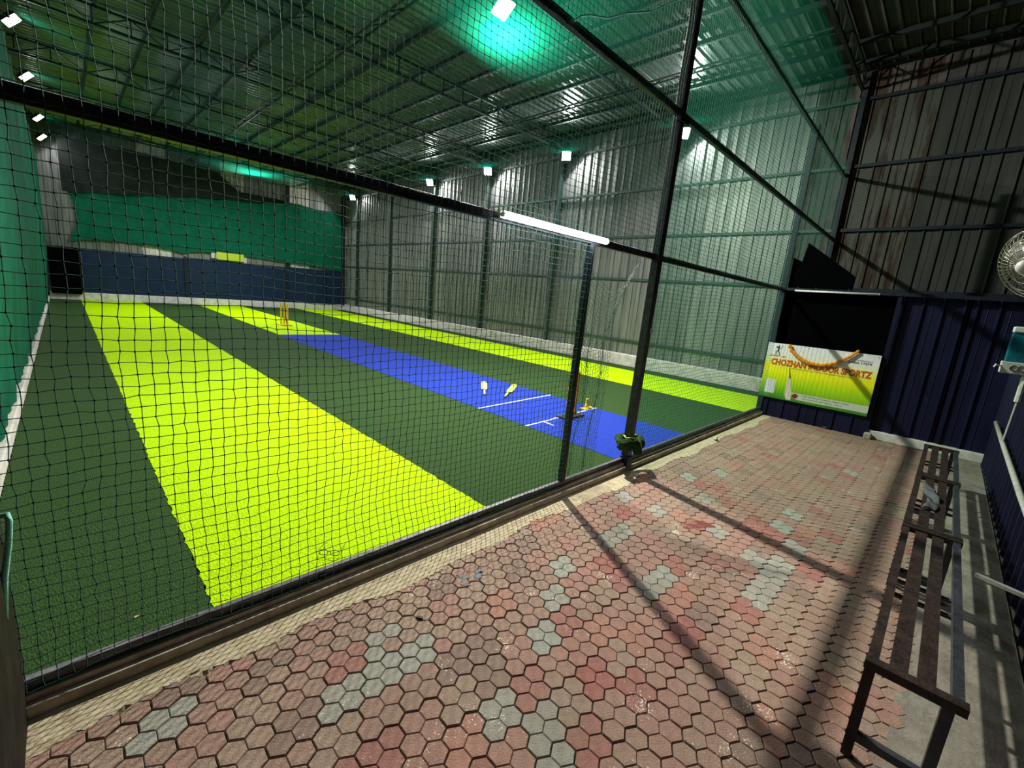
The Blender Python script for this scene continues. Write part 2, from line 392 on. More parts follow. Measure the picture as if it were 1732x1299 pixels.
# ---- long grey wall on the right (x = 11.6)
wr = MB().box((11.62, -1.2, 0), (11.72, 25.6, 6.75)).build('wall_right', M['grey_d']); tag(wr, 'tall grey corrugated metal side wall of the hall', kind='structure')
y = -1.0; k = 0
while y < 25.4:
    L_ = min(1.02, 25.45-y)
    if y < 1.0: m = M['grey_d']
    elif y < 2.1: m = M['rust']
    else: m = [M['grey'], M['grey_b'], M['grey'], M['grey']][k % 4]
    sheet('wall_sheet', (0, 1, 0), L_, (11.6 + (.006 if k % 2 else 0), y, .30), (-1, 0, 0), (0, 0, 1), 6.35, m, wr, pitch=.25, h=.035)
    y += 1.0; k += 1
MB().box((11.40, 2.3, 0), (11.66, 25.5, .33)).build('base_block', M['conc_w'], wr, bevel=.01)
for yy in (23.9, 20.4, 16.75, 13.3, 9.8, 6.1, 2.2):
    MB().box((11.44, yy-.045, 0), (11.55, yy+.045, 6.6)).build('post', M['steel_green'] if yy > 2.5 else M['steel'], wr)
for z in (.72, 2.47, 3.65, 4.89, 6.14):
    MB().box((11.52, 2.2, z-.03), (11.565, 25.4, z+.03)).build('girt', M['steel_green'], wr)
    MB().box((11.52, -1.0, z-.03), (11.565, 2.2, z+.03)).build('girt', M['steel'], wr)
# black board standing on the partition corner
PB = [(2.22, 2.29), (2.22, 2.80), (2.08, 2.73), (2.04, 3.04), (1.76, 2.84), (1.37, 2.56), (1.30, 2.50), (1.30, 2.29)]
dk = MB().add([(8.955, a, b) for a, b in PB] + [(8.98, a, b) for a, b in PB],
              [tuple(range(8)), tuple(range(8, 16))[::-1]] + [(i, i+8, (i+1) % 8+8, (i+1) % 8) for i in range(8)]).build('black_board', M['black'])
tag(dk, 'black board with slanted broken top standing above the signboard corner', 'board')

# ---- far wall (y = 25.4)
wf = MB().box((-.6, 25.48, 0), (11.7, 25.6, 6.75)).build('wall_far', M['grey_d']); tag(wf, 'far end wall behind green tarp and navy boards', kind='structure')
x = -.5; k = 0
while x < 11.6:
    sheet('wall_sheet', (1, 0, 0), min(1.01, 11.62-x), (x, 25.44, .28), (0, -1, 0), (0, 0, 1), 6.4, (M['grey'] if k < 2 else M['conc_w'] if k % 3 == 0 else M['grey_b']), wf, pitch=.2, h=.03)
    x += 1.0; k += 1
MB().box((-.45, 25.22, 0), (11.5, 25.45, .30)).build('base_block', M['conc_w'], wf, bevel=.01)
for x0, x1 in ((.56, 3.95), (3.99, 8.3), (8.34, 10.3), (10.34, 11.44)):
    MB().box((x0, 25.35, .30), (x1, 25.40, 2.03+.012*(x0+x1)/2)).build('board', M['navy_far'], wf)
for x_ in (3.97, 8.32, 10.32):
    MB().box((x_-.05, 25.30, .30), (x_+.05, 25.345, 2.15)).build('post', M['steel'], wf)
MB().box((-.38, 25.1, .24), (.48, 25.3, 2.05)).build('board', M['black'], wf)
MB().box((8.3, 25.36, 2.1), (8.5, 25.44, 6.2)).build('post', M['steel'], wf)
MB().box((11.25, 25.2, .3), (11.4, 25.4, 6.2)).build('post', M['steel'], wf)

# ---- left wall (x = -.5) behind the tarp
wl = MB().box((-.76, 2.3, -.02), (-.64, 25.6, 6.75)).build('wall_left', M['grey_d']); tag(wl, 'left side wall of the hall behind the green tarp', kind='structure')
MB().box((-.64, 2.32, -.02), (-.455, 25.2, .125)).build('base_block', M['conc_w'], wl, bevel=.012)
for yy in (24.2, 20.4, 16.75, 13.3, 9.8, 6.1):
    MB().box((-.64, yy-.05, 0), (-.56, yy+.05, 6.6)).build('post', M['steel'], wl)
# ---- near left side of the walkway
wn = MB().box((-.40, 1.3, 0), (-.232, 2.28, 2.6)).build('wall_walkway_left', M['dark_end']); tag(wn, 'dark panel end at left edge of walkway', kind='structure')
MB().box((-.235, 2.19, 0), (-.200, 2.23, .02)).build('trim_foot', M['steel'], wn)

# ---- navy wall behind the benches (y = -.62)
wb = MB().box((1.6, -.72, 0), (9.3, -.66, 2.3)).build('wall_bench', M['navy']); tag(wb, 'navy metal wall behind the benches', kind='structure')
for k in range(8):
    sheet('wall_sheet', (1, 0, 0), 1.0, (1.6+k*.96, -.655, .0), (0, 1, 0), (0, 0, 1), 2.3, M['navy'], wb, pitch=.25, h=.03)
# ---- partition carrying the sign
pt = MB().box((8.92, .66, 0), (8.95, 2.3, .40)).build('wall_partition', M['navy']); tag(pt, 'navy corrugated partition at end of walkway', kind='structure')
sheet('partition_sheet', (0, -1, 0), 1.52, (8.898, 2.23, 0), (-1, 0, 0), (0, 0, 1), .42, M['navy'], pt, pitch=.25, h=.022, start=.06)
MB().box((9.02, .66, .40), (9.06, 2.3, 2.25)).build('dark_interior_standin', M['black'], pt)  # black panel paints in the dark interior behind the opening
for k in range(2):
    sheet('partition_sheet', (0, -1, 0), .80 if k == 0 else .56, (9.0 - k*.0, .70 - k*.78, .12), (-1, 0, 0), (0, 0, 1), 2.12, M['navy'], pt, pitch=.22, h=.03, start=.05)
MB().box((8.87, 2.23, 0), (8.95, 2.31, 4.9)).build('post', M['steel'], pt)
MB().box((8.90, .66, 0), (8.95, .71, 2.25)).build('post', M['navy'], pt)
MB().box((8.88, -.68, 2.235), (8.96, 2.3, 2.285)).build('top_rail', M['steel'], pt)
MB().box((8.92, -.66, 0), (9.1, .66, .13)).build('base_step', M['conc_w'], pt, bevel=.01)
MB().box((8.80, .60, 0), (8.90, .70, .10)).build('base_block', M['concrete'], pt, bevel=.02)

# ---- roof
roof = MB().box((-.8, -1.2, 6.80), (11.8, 25.8, 6.86)).build('ceiling', M['grey_d']); tag(roof, 'corrugated metal roof underside', kind='structure')
y = -1.2; k = 0
while y < 25.6:
    sheet('roof_sheet', (0, 1, 0), 1.01, (-.75, y, 6.76 + (.004 if k % 2 else 0)), (0, 0, -1), (1, 0, 0), 12.5, M['roof'] if y > 2 else M['roof_shaded'], roof, pitch=.2, h=.03, th=.004)
    y += 1.0; k += 1
for xx in (.85, 1.7, 2.6, 3.55, 5.45, 6.4, 7.27, 8.05, 8.85, 10.4, 11.2):
    MB().box((xx-.03, -1.1, 6.64), (xx+.03, 25.4, 6.72)).build('purlin', M['truss'], roof)
for xx in (4.33, 8.93):     # lattice girders running the length of the hall
    g = MB(); 
    for dx in (-.07, .07): g.bar((xx+dx, 2.3, 6.27), (xx+dx, 25.4, 6.27), .03)
    yy = 2.3; s_ = 1
    while yy < 25.2:
        g.bar((xx-.07*s_, yy, 6.27), (xx+.07*s_, yy+.35, 6.27), .014); yy += .35; s_ = -s_
    g.build('lattice_girder', M['truss'], roof)
# trusses
ORD = ['first roof truss, over the front net', 'second roof truss from the net, beside the big ceiling lamp', 'third roof truss from the net', 'fourth roof truss from the net',
       'fifth roof truss from the net', 'sixth roof truss from the net, by the far ceiling lamp', 'last roof truss, at the far end wall']
for i, yy in enumerate((2.25, 6.15, 9.8, 13.33, 16.8, 20.6, 24.0)):
    t = empty('roof_truss', (5.6, yy, 6.3), label='dark lattice steel ' + ORD[i], cat='truss', group='roof trusses across the hall')
    MB().box((-6.1, -.025, -.02), (5.9, .025, .025)).build('bottom_chord', M['truss'], t)
    MB().box((-6.1, -.025, .30), (5.9, .025, .345)).build('top_chord', M['truss'], t)
    x = -6.0; s_ = 0
    if i == 0: web_v = MB().bar((0, 0, 0), (0, 0, .32), .022).build('web_bar', M['truss'], t); web_v.location.x = x
    def web(me, px):
        o = bpy.data.objects.new('web_bar', me); COL.objects.link(o); o.parent = t; o.location.x = px
    if i == 0:
        web_d = MB().bar((0, 0, .32), (.6, 0, 0), .022).build('web_bar', M['truss'], t); web_e = MB().bar((0, 0, 0), (.6, 0, .32), .022).build('web_bar', M['truss'], t)
        web_d.location.x = -5.4; web_e.location.x = -6.0
    while x < 5.7:
        if not (i == 0 and x == -6.0): web(web_v.data, x)
        if not (i == 0 and x < -5.3) and abs(x) > 2.2: web((web_d if s_ else web_e).data, x)
        x += .6; s_ = 1-s_

# ================================================================ NET FRAME
YF = 2.252
fr = empty('net_frame', (4.2, YF, 0), label='dark steel box section frame holding the black cricket net', cat='frame')
def fpart(name, a, b, m=M['steel_worn']):
    p = MB().bar(a, b, *( (w_, h_) )); o = p.build(name, m, fr, bevel=.004); return o
def fb(name, a, b, w_, h_, m='steel_worn'):
    L0 = fr.location
    o = MB().bar(Vector(a)-L0, Vector(b)-L0, w_, h_).build(name, M[m], fr, bevel=.004); return o
fb('bottom_rail', (-.24, YF, .1115), (8.88, YF, .1115), .035, .047, 'rail')
fb('middle_rail', (-.30, YF, 2.235), (8.88, YF, 2.245), .04, .058)
fb('top_rail', (-.30, YF, 3.60), (11.5, YF, 3.50), .045, .06)
fb('upper_rail', (-.30, YF, 4.95), (11.5, YF, 4.72), .045, .055)
fb('post', (4.155, YF-.02, .03), (4.30, YF-.01, 6.4), .085, .08)
fb('post', (3.07, YF+.004, .12), (3.10, YF+.004, 2.23), .055, .05, 'steel')
fb('post', (-.26, YF+.01, .1), (-.26, YF+.01, 6.4), .05, .05, 'steel')
fb('clamp', (4.15, YF-.05, 3.50), (4.33, YF-.05, 3.50), .05, .07, 'steel')
L0 = fr.location
MB().box((Vector((4.10, YF-.075, .03))-L0), (Vector((4.205, YF+.02, .16))-L0)).build('post_sleeve', M['steel'], fr, bevel=.004)
MB().box((Vector((4.205, YF-.066, 1.49))-L0), (Vector((4.245, YF-.05, 1.53))-L0)).build('sticker', M['white_dirty'], fr)
for xx in (2.02, .9, 6.6, 8.2):
    MB().box((Vector((xx-.02, YF-.03, .085))-L0), (Vector((xx+.02, YF-.015, .115))-L0)).build('rail_bracket', M['steel'], fr)

# ================================================================ NETS
def net(name, X, Y, Z, mask, r, m, knots=None, kr=.0035):
    """X,Y,Z arrays (nu,nv) of node positions; mask(nu,nv) bool of nodes that exist"""
    nu, nv = X.shape; V = []; F = []; base = 0
    P = np.stack([X, Y, Z], -1)
    offs_v = np.array([(r, 0, 0), (-r*.5, r*.87, 0), (-r*.5, -r*.87, 0)])
    offs_h = np.array([(0, 0, r), (0, r*.87, -r*.5), (0, -r*.87, -r*.5)])
    VV = []; FF = []
    for offs, ax in ((offs_v, 1), (offs_h, 0)):
        R_ = (P[:, :, None, :] + offs[None, None]).reshape(-1, 3); VV.append(R_)
        idx = (np.arange(nu*nv).reshape(nu, nv))*3 + base
        if ax == 1: a = idx[:, :-1]; b = idx[:, 1:]; ok = mask[:, :-1] & mask[:, 1:]
        else: a = idx[:-1, :]; b = idx[1:, :]; ok = mask[:-1, :] & mask[1:, :]
        a = a[ok]; b = b[ok]
        for k in range(3):
            k2 = (k+1) % 3
            FF.append(np.stack([a+k, a+k2, b+k2, b+k], -1))
        base += nu*nv*3
    V = np.concatenate(VV); F = np.concatenate(FF)
    if knots is not None:
        kn = P[knots & mask]; o8 = np.array([(kr, 0, 0), (0, kr, 0), (-kr, 0, 0), (0, -kr, 0), (0, 0, kr*1.2), (0, 0, -kr*1.2)])
        KV = (kn[:, None, :] + o8[None]).reshape(-1, 3); i0 = np.arange(len(kn))*6 + len(V)
        KF = []
        for a, b in ((0, 1), (2, 3)):
            KF.append(np.stack([i0+a, i0+b, i0+4, i0+(b+2) % 4 if False else i0+4], -1))
        tri = [(0, 1, 4), (1, 2, 4), (2, 3, 4), (3, 0, 4), (1, 0, 5), (2, 1, 5), (3, 2, 5), (0, 3, 5)]
        # degenerate quads avoided: use quads pairing (top/bottom)
        qd = [(0, 4, 1, 5), (1, 4, 2, 5), (2, 4, 3, 5), (3, 4, 0, 5)]
        KF = [np.stack([i0+c for c in q], -1) for q in qd]
        V = np.concatenate([V, KV]); F = np.concatenate([F] + KF)
    used = np.unique(F); remap = np.full(len(V), -1); remap[used] = np.arange(len(used))
    return fast_mesh(name, V[used], remap[F], m)
def smooth_noise(nu, nv, cell, amp):
    gu = int(nu/cell)+3; gv = int(nv/cell)+3; g = rng.normal(0, amp, (gu, gv))
    u = np.arange(nu)/cell; v = np.arange(nv)/cell; iu = u.astype(int); iv = v.astype(int); fu = u-iu; fv = v-iv
    fu = (fu*fu*(3-2*fu))[:, None]; fv = (fv*fv*(3-2*fv))[None]
    a = g[np.ix_(iu, iv)]; b = g[np.ix_(iu+1, iv)]; c = g[np.ix_(iu, iv+1)]; d = g[np.ix_(iu+1, iv+1)]
    return (a*(1-fu)+b*fu)*(1-fv) + (c*(1-fu)+d*fu)*fv
C_ = .045; nu = int(11.75/C_); nv = 109
XI, ZI = np.meshgrid(-.27+C_*np.arange(nu), .105+C_*np.arange(nv), indexing='ij')
X = XI + smooth_noise(nu, nv, 7, .009) + rng.normal(0, .0022, XI.shape)
Z = ZI + smooth_noise(nu, nv, 9, .010) + rng.normal(0, .0022, XI.shape)
Y = 2.215 + np.abs(smooth_noise(nu, nv, 10, .006))*-1 + rng.normal(0, .001, XI.shape)
low = np.clip((.14-ZI)/.1, 0, 1); 
bunch = np.exp(-((XI-1.45)/.5)**2)*np.clip((.7-ZI)/.7, 0, 1); X += .05*bunch*np.sin(ZI*9); Z -= .02*bunch
Z = np.maximum(Z, .095)
doorway = (XI > 3.09) & (XI < 4.17) & (ZI < 2.22)
mask = ~doorway & ~((XI > 8.84) & (ZI < 2.3)); 
kn = (XI < 3.2) & (ZI < 4)
nt_ = net('practice_net', X, Y, Z, mask, .0020, M['net'], kn, .0046)
tag(nt_, 'dark square mesh cricket net stretched over the front frame', 'net', kind='stuff')
# flap hanging in the doorway, gathered to the left post
fu, fv = 26, 52
U, W = np.meshgrid(np.linspace(0, 1, fu), np.linspace(0, 1, fv), indexing='ij')
zt = 2.20 - .40*np.sin(PI*U)*(1-.35*U)
right = 4.12 - .42*np.clip(W*3.2, 0, 1)**.8 - .05*np.clip(W-.4, 0, 1)
X = 3.11 + (right-3.11)*U**.9 + rng.normal(0, .004, U.shape)
Z = zt + (.10-zt)*W - .06*np.sin(PI*U)*(1-W)*W*2 + rng.normal(0, .004, U.shape)
Y = 2.33 + .022*np.sin(U*15+W*2) + .02*np.sin(W*9) + rng.normal(0, .003, U.shape)
fl = net('net_flap', X, Y, Z, np.ones_like(U, bool), .0022, M['net_green'])
tag(fl, 'loose fine net flap gathered in the doorway beside the thick post', 'net', kind='stuff')

# sheer green cloth under the roof (sagging) and over the front right
def cloth(name, fn, nu, nv, m, label, cat='cloth'):
    V = [fn(i/(nu-1), j/(nv-1)) for i in range(nu) for j in range(nv)]
    F = [(i*nv+j, (i+1)*nv+j, (i+1)*nv+j+1, i*nv+j+1) for i in range(nu-1) for j in range(nv-1)]
    o = mesh_obj(name, V, F, m, smooth=True); tag(o, label, cat); return o
def roofcloth(u, v):
    x = -.34 + 11.7*u; y = 2.28 + 22.9*v
    z = 6.2 - .72*math.sin(PI*u)**1.3*(1-math.exp(-(y-2.28)/1.6))*(1-math.exp(-(25.3-y)/1.6)) - .06*math.sin(y*1.75)**2 + .02*math.sin(x*3+y)
    return (x, y, z)
cloth('shade_cloth', roofcloth, 60, 110, M['sheer'], 'sheer green cloth sagging under the hall roof')
cloth('shade_cloth', lambda u, v: (4.36+7.0*u, 2.31+.012*math.sin(u*40)+.008*math.sin(v*23), .12+6.05*v), 80, 30, M['sheer_f'], 'sheer green cloth hung upright behind the net right of thick post')
# left tarp
def ltarp(u, v):
    y = 2.45 + 22.6*u; top = 5.25 - .15*math.sin(u*9)**2
    z = .13 + .02*math.sin(y*1.7) + (top-.13)*v
    return (-.50 + .10*min(1, v*3) - .03*math.sin(y*5.1+v*1.5)*(.4+.6*v) - .012*math.sin(y*13), y, z)
cloth('green_tarp', ltarp, 230, 14, M['tarp'], 'green shade tarp hanging in folds along the left wall', 'tarp')
# far tarp with wavy edges
BOT = [(.30, 2.28), (.6, 2.38), (1.2, 2.44), (2.1, 2.48), (3.1, 2.40), (3.95, 2.28), (4.4, 2.40), (5.2, 2.45), (6.4, 2.45), (8.3, 2.34), (9.8, 2.3), (11.2, 2.17)]
TOP = [(.42, 4.25), (2.6, 4.55), (4.8, 4.93), (6.5, 5.08), (8.3, 5.36), (8.85, 5.36), (10.0, 5.27), (11.0, 5.35)]
def lerp(T, x):
    for (a, b), (c, d) in zip(T, T[1:]):
        if x <= c: return b+(d-b)*max(0, (x-a)/(c-a))
    return T[-1][1]
def ftarp(u, v):
    xb = .28 + 10.95*u; edge = .22*math.sin(PI*v)*max(0, 1-u*8)
    zb = lerp(BOT, xb); ztp = lerp(TOP, xb)
    return (xb+edge+.06*v*(1-u), 25.32+.04*math.sin(xb*4)*v+.02*math.sin(xb*11), zb+(ztp-zb)*v)
cloth('green_tarp', ftarp, 110, 12, M['tarp'], 'green shade tarp stretched across the far end wall', 'tarp')
cloth('dark_tarp', lambda u, v: (.2+8.0*u, 25.24+.03*math.sin(u*20)-.3*v, (lambda b, t: b+(t-b)*v)(lerp(TOP, .2+8*u)-.1, 6.1 if u < .62 else 6.1-(u-.62)/.12*.75 if u < .74 else 5.35)), 50, 5, M['tarp_dark'], 'dark shade strip above the green tarp on the far wall', 'tarp')
bn = MB().box((5.2, 25.25, 2.16), (6.33, 25.27, 2.5)).build('banner_strip', M['yg']); tag(bn, 'small yellow green banner strip under the far green tarp', 'banner')
MB().box((4.98, 25.25, 2.2), (5.19, 25.268, 2.44)).build('white_patch', M['white_dirty'], bn)

# ================================================================ LAMPS
def flood(loc, target, label, big=1.0, power=FLOOD_W, hang=None, warm=(1, .98, .95), lsz=.2):
    t = empty('flood_lamp', loc, label=label, cat='lamp', group='flood lamps under the hall roof')
    d = (Vector(target)-Vector(loc)).normalized(); q = d.to_track_quat('-Z', 'Y').to_matrix()
    s = .13*big
    b = MB(); b.cbox(q @ Vector((0, 0, .03)), (2*s, 2*s, .05), q); hs = b.build('housing', M['housing'], t, bevel=.005)
    f = MB()
    for k in range(5): f.cbox(q @ Vector((-s*.7+k*s*.35, 0, .07)), (.008, 1.6*s, .04), q)
    f.build('cooling_fins', M['housing'], hs)
    MB().cbox(q @ Vector((0, 0, .002)), (1.7*s, 1.7*s, .008), q).build('lens', M['lens'], t)
    br = MB(); e = Vector(hang)-Vector(loc) if hang else Vector((0, 0, .3))
    br.bar(q @ Vector((-s*1.05, 0, .03)), q @ Vector((-s*1.05, 0, .12)), .02, .005); br.bar(q @ Vector((s*1.05, 0, .03)), q @ Vector((s*1.05, 0, .12)), .02, .005)
    br.bar(q @ Vector((-s*1.05, 0, .12)), q @ Vector((s*1.05, 0, .12)), .02, .006); br.bar(q @ Vector((0, 0, .12)), e, .018)
    br.build('bracket', M['steel'], t)
    a = area('lamp_light', Vector(loc)+d*.03, Vector(loc)+d*2, power, lsz, col=warm, parent=t)
    return t
names_r = ['flood lamp on grey wall nearest the far corner', 'flood lamp on grey wall, third brightest towards the far corner', 'small looking flood lamp on grey wall between two brighter ones',
           'flood lamp on grey wall above the lit tube light', 'flood lamp on grey wall peeping past the thick post']
for i, yy in enumerate((24.05, 16.84, 13.15, 9.5, 5.76)):
    flood((11.25, yy, 6.06), (11.25-4.0, yy-3.2, 2.0), names_r[i], 1.15, FLOOD_W*(.5 if i == 0 else 1), hang=(11.46, yy, 6.25))
names_l = ['flood lamp at far end of the green tarp side', 'flood lamp low in the left row, second from far end', 'flood lamp in the left row peeping over the middle rail', 'large glaring flood lamp nearest on the left side', 'flood lamp on the left side, out past the frame']
for i, (xx, yy, zz) in enumerate(((-.16, 24.7, 5.83), (-.18, 22.6, 6.06), (-.267, 17.8, 6.06), (-.318, 13.97, 6.06), (-.30, 8.2, 6.06))):
    flood((xx, yy, zz), (xx+3.6, yy-1.2, 2.0), names_l[i], 1.15, FLOOD_W*(.12, .3, .5, .6, .6)[i], hang=(-.5, yy, 6.2))
flood((5.05, 5.81, 5.98), (5.05, 4.6, 4.1), 'big flood lamp hanging from the second truss', 1.25, MAIN_W, hang=(5.05, 6.13, 6.3), warm=(1, .92, .80), lsz=.11)
flood((5.54, 20.4, 6.12), (5.5, 19.9, 3.0), 'flood lamp above the sagging cloth near far end, behind the middle rail', 1.25, MAIN_W*.5, hang=(5.54, 20.58, 6.3))
# lit tube
tb = empty('tube_light', (2.61, 2.195, 2.245), label='lit white LED tube fixed on the middle rail', cat='tube light')
MB().box((-.60, -.0, -.018), (.60, .022, .022)).build('batten', M['white'], tb)
MB().tube([(-.585, -.022, 0), (.585, -.022, 0)], .023, 12).build('tube', M['tube_on'], tb, smooth=True)
for s_ in (-1, 1): MB().tube([(s_*.585, -.022, 0), (s_*.605, -.022, 0)], .018, 12).build('end_cap', M['white'], tb)
tu = empty('tube_light', (8.865, 1.505, 2.238), label='unlit white tube light on top rail above the sign', cat='tube light')
MB().box((-.0, -.575, -.01), (.02, .575, .018)).build('batten', M['white'], tu)
MB().tube([(-.016, -.56, 0), (-.016, .56, 0)], .014, 10).build('tube', M['tube_off'], tu, smooth=True)
for yy in (-.2, .25, .52): MB().tube([(.02, yy, .015), (.03, yy+.01, .05), (.01, yy+.03, .06)], .003, 5).build('tie', M['white_dirty'], tu)

# ================================================================ SIGN
def sign_mat():
    m = bpy.data.materials.new('sign print'); m.use_nodes = True; nt = m.node_tree; N = nt.nodes; L = nt.links; b = N['Principled BSDF']
    b.inputs['Roughness'].default_value = .45
    tc = N.new('ShaderNodeTexCoord'); sp = N.new('ShaderNodeSeparateXYZ'); L.new(tc.outputs['Generated'], sp.inputs[0])
    r = N.new('ShaderNodeValToRGB'); e = r.color_ramp.elements
    e[0].position = 0; e[0].color = (.03, .20, .02, 1); e[1].position = 1; e[1].color = (.86, .84, .88, 1)
    for p, c in ((.10, (.12, .38, .01, 1)), (.30, (.42, .72, .0, 1)), (.50, (.95, .92, .0, 1)), (.64, (.98, .90, .03, 1)), (.76, (.88, .86, .6, 1)), (.84, (.86, .84, .86, 1))):
        x = e.new(p); x.color = c
    nz = N.new('ShaderNodeTexNoise'); nz.inputs['Scale'].default_value = 3; L.new(tc.outputs['Generated'], nz.inputs[0])
    ma = N.new('ShaderNodeMath'); ma.operation = 'MULTIPLY_ADD'; ma.inputs[1].default_value = .10; L.new(nz.outputs[0], ma.inputs[0]); 
    ad = N.new('ShaderNodeMath'); ad.operation = 'SUBTRACT'; ad.inputs[1].default_value = .05
    L.new(sp.outputs[2], ad.inputs[0]); L.new(ad.outputs[0], ma.inputs[2]); L.new(ma.outputs[0], r.inputs[0]); L.new(r.outputs[0], b.inputs['Base Color'])
    return m
SGX = 8.85; SY0 = 2.305; SW = 1.585; SZ0 = .345; SH = .975
sg = empty('signboard', (SGX, SY0, SZ0), -PI/2, label='white yellow green signboard of the indoor cricket place on navy partition', cat='sign')
# local x runs to the viewer's right along the board, local y points away from the viewer
MB().box((0, 0, 0), (SW, .012, SH)).build('board', sign_mat(), sg)
MB().box((-.006, .012, -.006), (SW+.006, .035, SH+.006)).build('back_frame', M['steel'], sg)
fcache = {}
def fm(name, c):
    if name not in fcache: fcache[name] = mat(name, c, .5)
    return fcache[name]
def text(s, x, z, h, col, bold=0., width=None, d=.0012, shear=0):
    c = bpy.data.curves.new('lettering', 'FONT'); c.body = s; c.size = h/.72; c.offset = bold; c.extrude = .0006; c.resolution_u = 3; c.shear = shear
    c.materials.append(fm(*col)); o = bpy.data.objects.new('lettering', c); COL.objects.link(o); o.parent = sg
    o.rotation_euler = (PI/2, 0, 0); o.location = (x, -d, z)
    if width:
        bpy.context.view_layer.update(); wd = o.dimensions.x
        if wd > 0: o.scale = (width/wd, 1, 1)
    bpy.context.view_layer.update()
    me = bpy.data.meshes.new_from_object(o.evaluated_get(bpy.context.evaluated_depsgraph_get()))
    p = bpy.data.objects.new('lettering', me); COL.objects.link(p); p.parent = sg; p.rotation_euler = o.rotation_euler; p.location = o.location; p.scale = o.scale
    bpy.data.objects.remove(o); p.name = 'lettering'
    return p
text('CHOZHAN INDOOR SPORTZ', .092, .600, .108, ('sign letters cream', (.85, .75, .25)), .011, 1.435, .0010)
text('CHOZHAN INDOOR SPORTZ', .095, .603, .100, ('sign letters red', (.60, .085, .01)), .006, 1.43, .0022)
text('INDOOR CRICKET, COACHING, TOURNAMENTS & PRACTICE', .42, .562, .018, ('sign small green', (.2, .3, .02)), .0003, .85)
text('CHOZHAN', .055, .742, .026, ('sign grey', (.12, .12, .13)), .0008, .15); text('CUP', .235, .739, .024, ('sign grey', (.12, .12, .13)), .0008, .07)
text('FOR BOOKING CONTACT', 1.26, .852, .018, ('sign grey', (.12, .12, .13)), .0003, .24)
text('63805 17274', 1.19, .805, .034, ('sign black', (.03, .03, .04)), .001, .30)
def flat(name, polys, col, d=.002, th=.001):
    V = []; F = []
    for P in polys:
        n = len(P); b = len(V)
        V += [(x, -d, z) for x, z in P] + [(x, -d+th, z) for x, z in P]
        F += [tuple(b+i for i in range(n))] + [(b+i, b+n+i, b+n+(i+1) % n, b+(i+1) % n) for i in range(n)]
    return mesh_obj(name, V, F, fm(*col), sg)
flat('address_band', [[(.50, .155), (SW, .165), (SW, .05), (.62, .045), (.56, .06), (.52, .10)]], ('sign cream', (.62, .66, .55)), .0015)
text('No:', .585, .115, .022, ('sign grey', (.12, .12, .13)), .0005, .05)
text('12/8B ARUNACHALAM SALAI MAIN ROAD,', .67, .118, .024, ('sign grey', (.12, .12, .13)), .0005, .66)
text('VALASARAVAKKAM CHENNAI - 600116', .68, .073, .024, ('sign grey', (.12, .12, .13)), .0005, .56)
# printed bat and ball
flat('printed_bat', [[(.405, .40), (.45, .40), (.50, .16), (.515, .02), (.44, .018), (.405, .10)]], ('sign bat', (.72, .66, .52)), .002)
flat('printed_bat_handle', [[(.395, .575), (.405, .58), (.45, .40), (.432, .39)]], ('sign brown', (.05, .02, .01)), .0025)
flat('printed_ball', [[(.565+.042*math.cos(a), .105+.042*math.sin(a)) for a in [2*PI*k/20 for k in range(20)]]], ('sign ball', (.20, .02, .02)), .003)
flat('white_notice', [[(.075, .085), (.235, .085), (.235, .335), (.075, .335)]], ('sign white', (.70, .70, .76)), .0025)
# batsman emblem
bc = ('sign black', (.03, .03, .04))
def quad(p, q, w1, w2=None):
    w2 = w2 or w1; d = Vector((q[0]-p[0], q[1]-p[1])).normalized(); n = Vector((-d.y, d.x))
    return [(p[0]-n.x*w1/2, p[1]-n.y*w1/2), (q[0]-n.x*w2/2, q[1]-n.y*w2/2), (q[0]+n.x*w2/2, q[1]+n.y*w2/2), (p[0]+n.x*w1/2, p[1]+n.y*w1/2)]
flat('batsman_emblem', [[(.175+.012*math.cos(a), .925+.013*math.sin(a)) for a in [2*PI*k/10 for k in range(10)]],
     quad((.175, .912), (.172, .845), .028, .02), quad((.165, .905), (.135, .892), .012), quad((.135, .892), (.155, .925), .010), quad((.185, .90), (.165, .925), .010),
     quad((.168, .848), (.142, .825), .016), quad((.142, .825), (.145, .775), .012), quad((.174, .848), (.192, .815), .016), quad((.192, .815), (.205, .77), .011), quad((.205, .77), (.222, .768), .008)], bc, .002)
flat('emblem_bat', [quad((.195, .87), (.235, .935), .006, .014)], ('sign tan', (.5, .3, .2)), .002)
for p in ((.02, .955), (.62, .95), (SW-.03, .945), (.25, .02), (.9, .02)):
    flat('screw', [[(p[0]+.006*math.cos(a), p[1]+.006*math.sin(a)) for a in [2*PI*k/8 for k in range(8)]]], ('sign black', (.03, .03, .04)), .003, .002)
# garland
ga = MB(); pts = []
for k in range(70):
    t = k/69; y_ = .335 + (1.285-.335)*t
    s = t*2-1; zz = .965 - .262*(1-abs(s+.07)**2.1) + (.02 if t < .02 else 0) - .0*t
    pts.append((y_, -.035, zz))
for k, p in enumerate(pts):
    rr = .031 - .009*k/69
    ga.ball((p[0]+random.uniform(-.004, .004), p[1], p[2]+random.uniform(-.005, .005)), rr*random.uniform(.85, 1.15), 7, 5, (1, .8, 1))
g = ga.build('garland', M['garland']); g.location = (SGX, SY0, SZ0); g.rotation_euler = (0, 0, -PI/2)
tag(g, 'orange marigold garland draped across the signboard', 'garland')

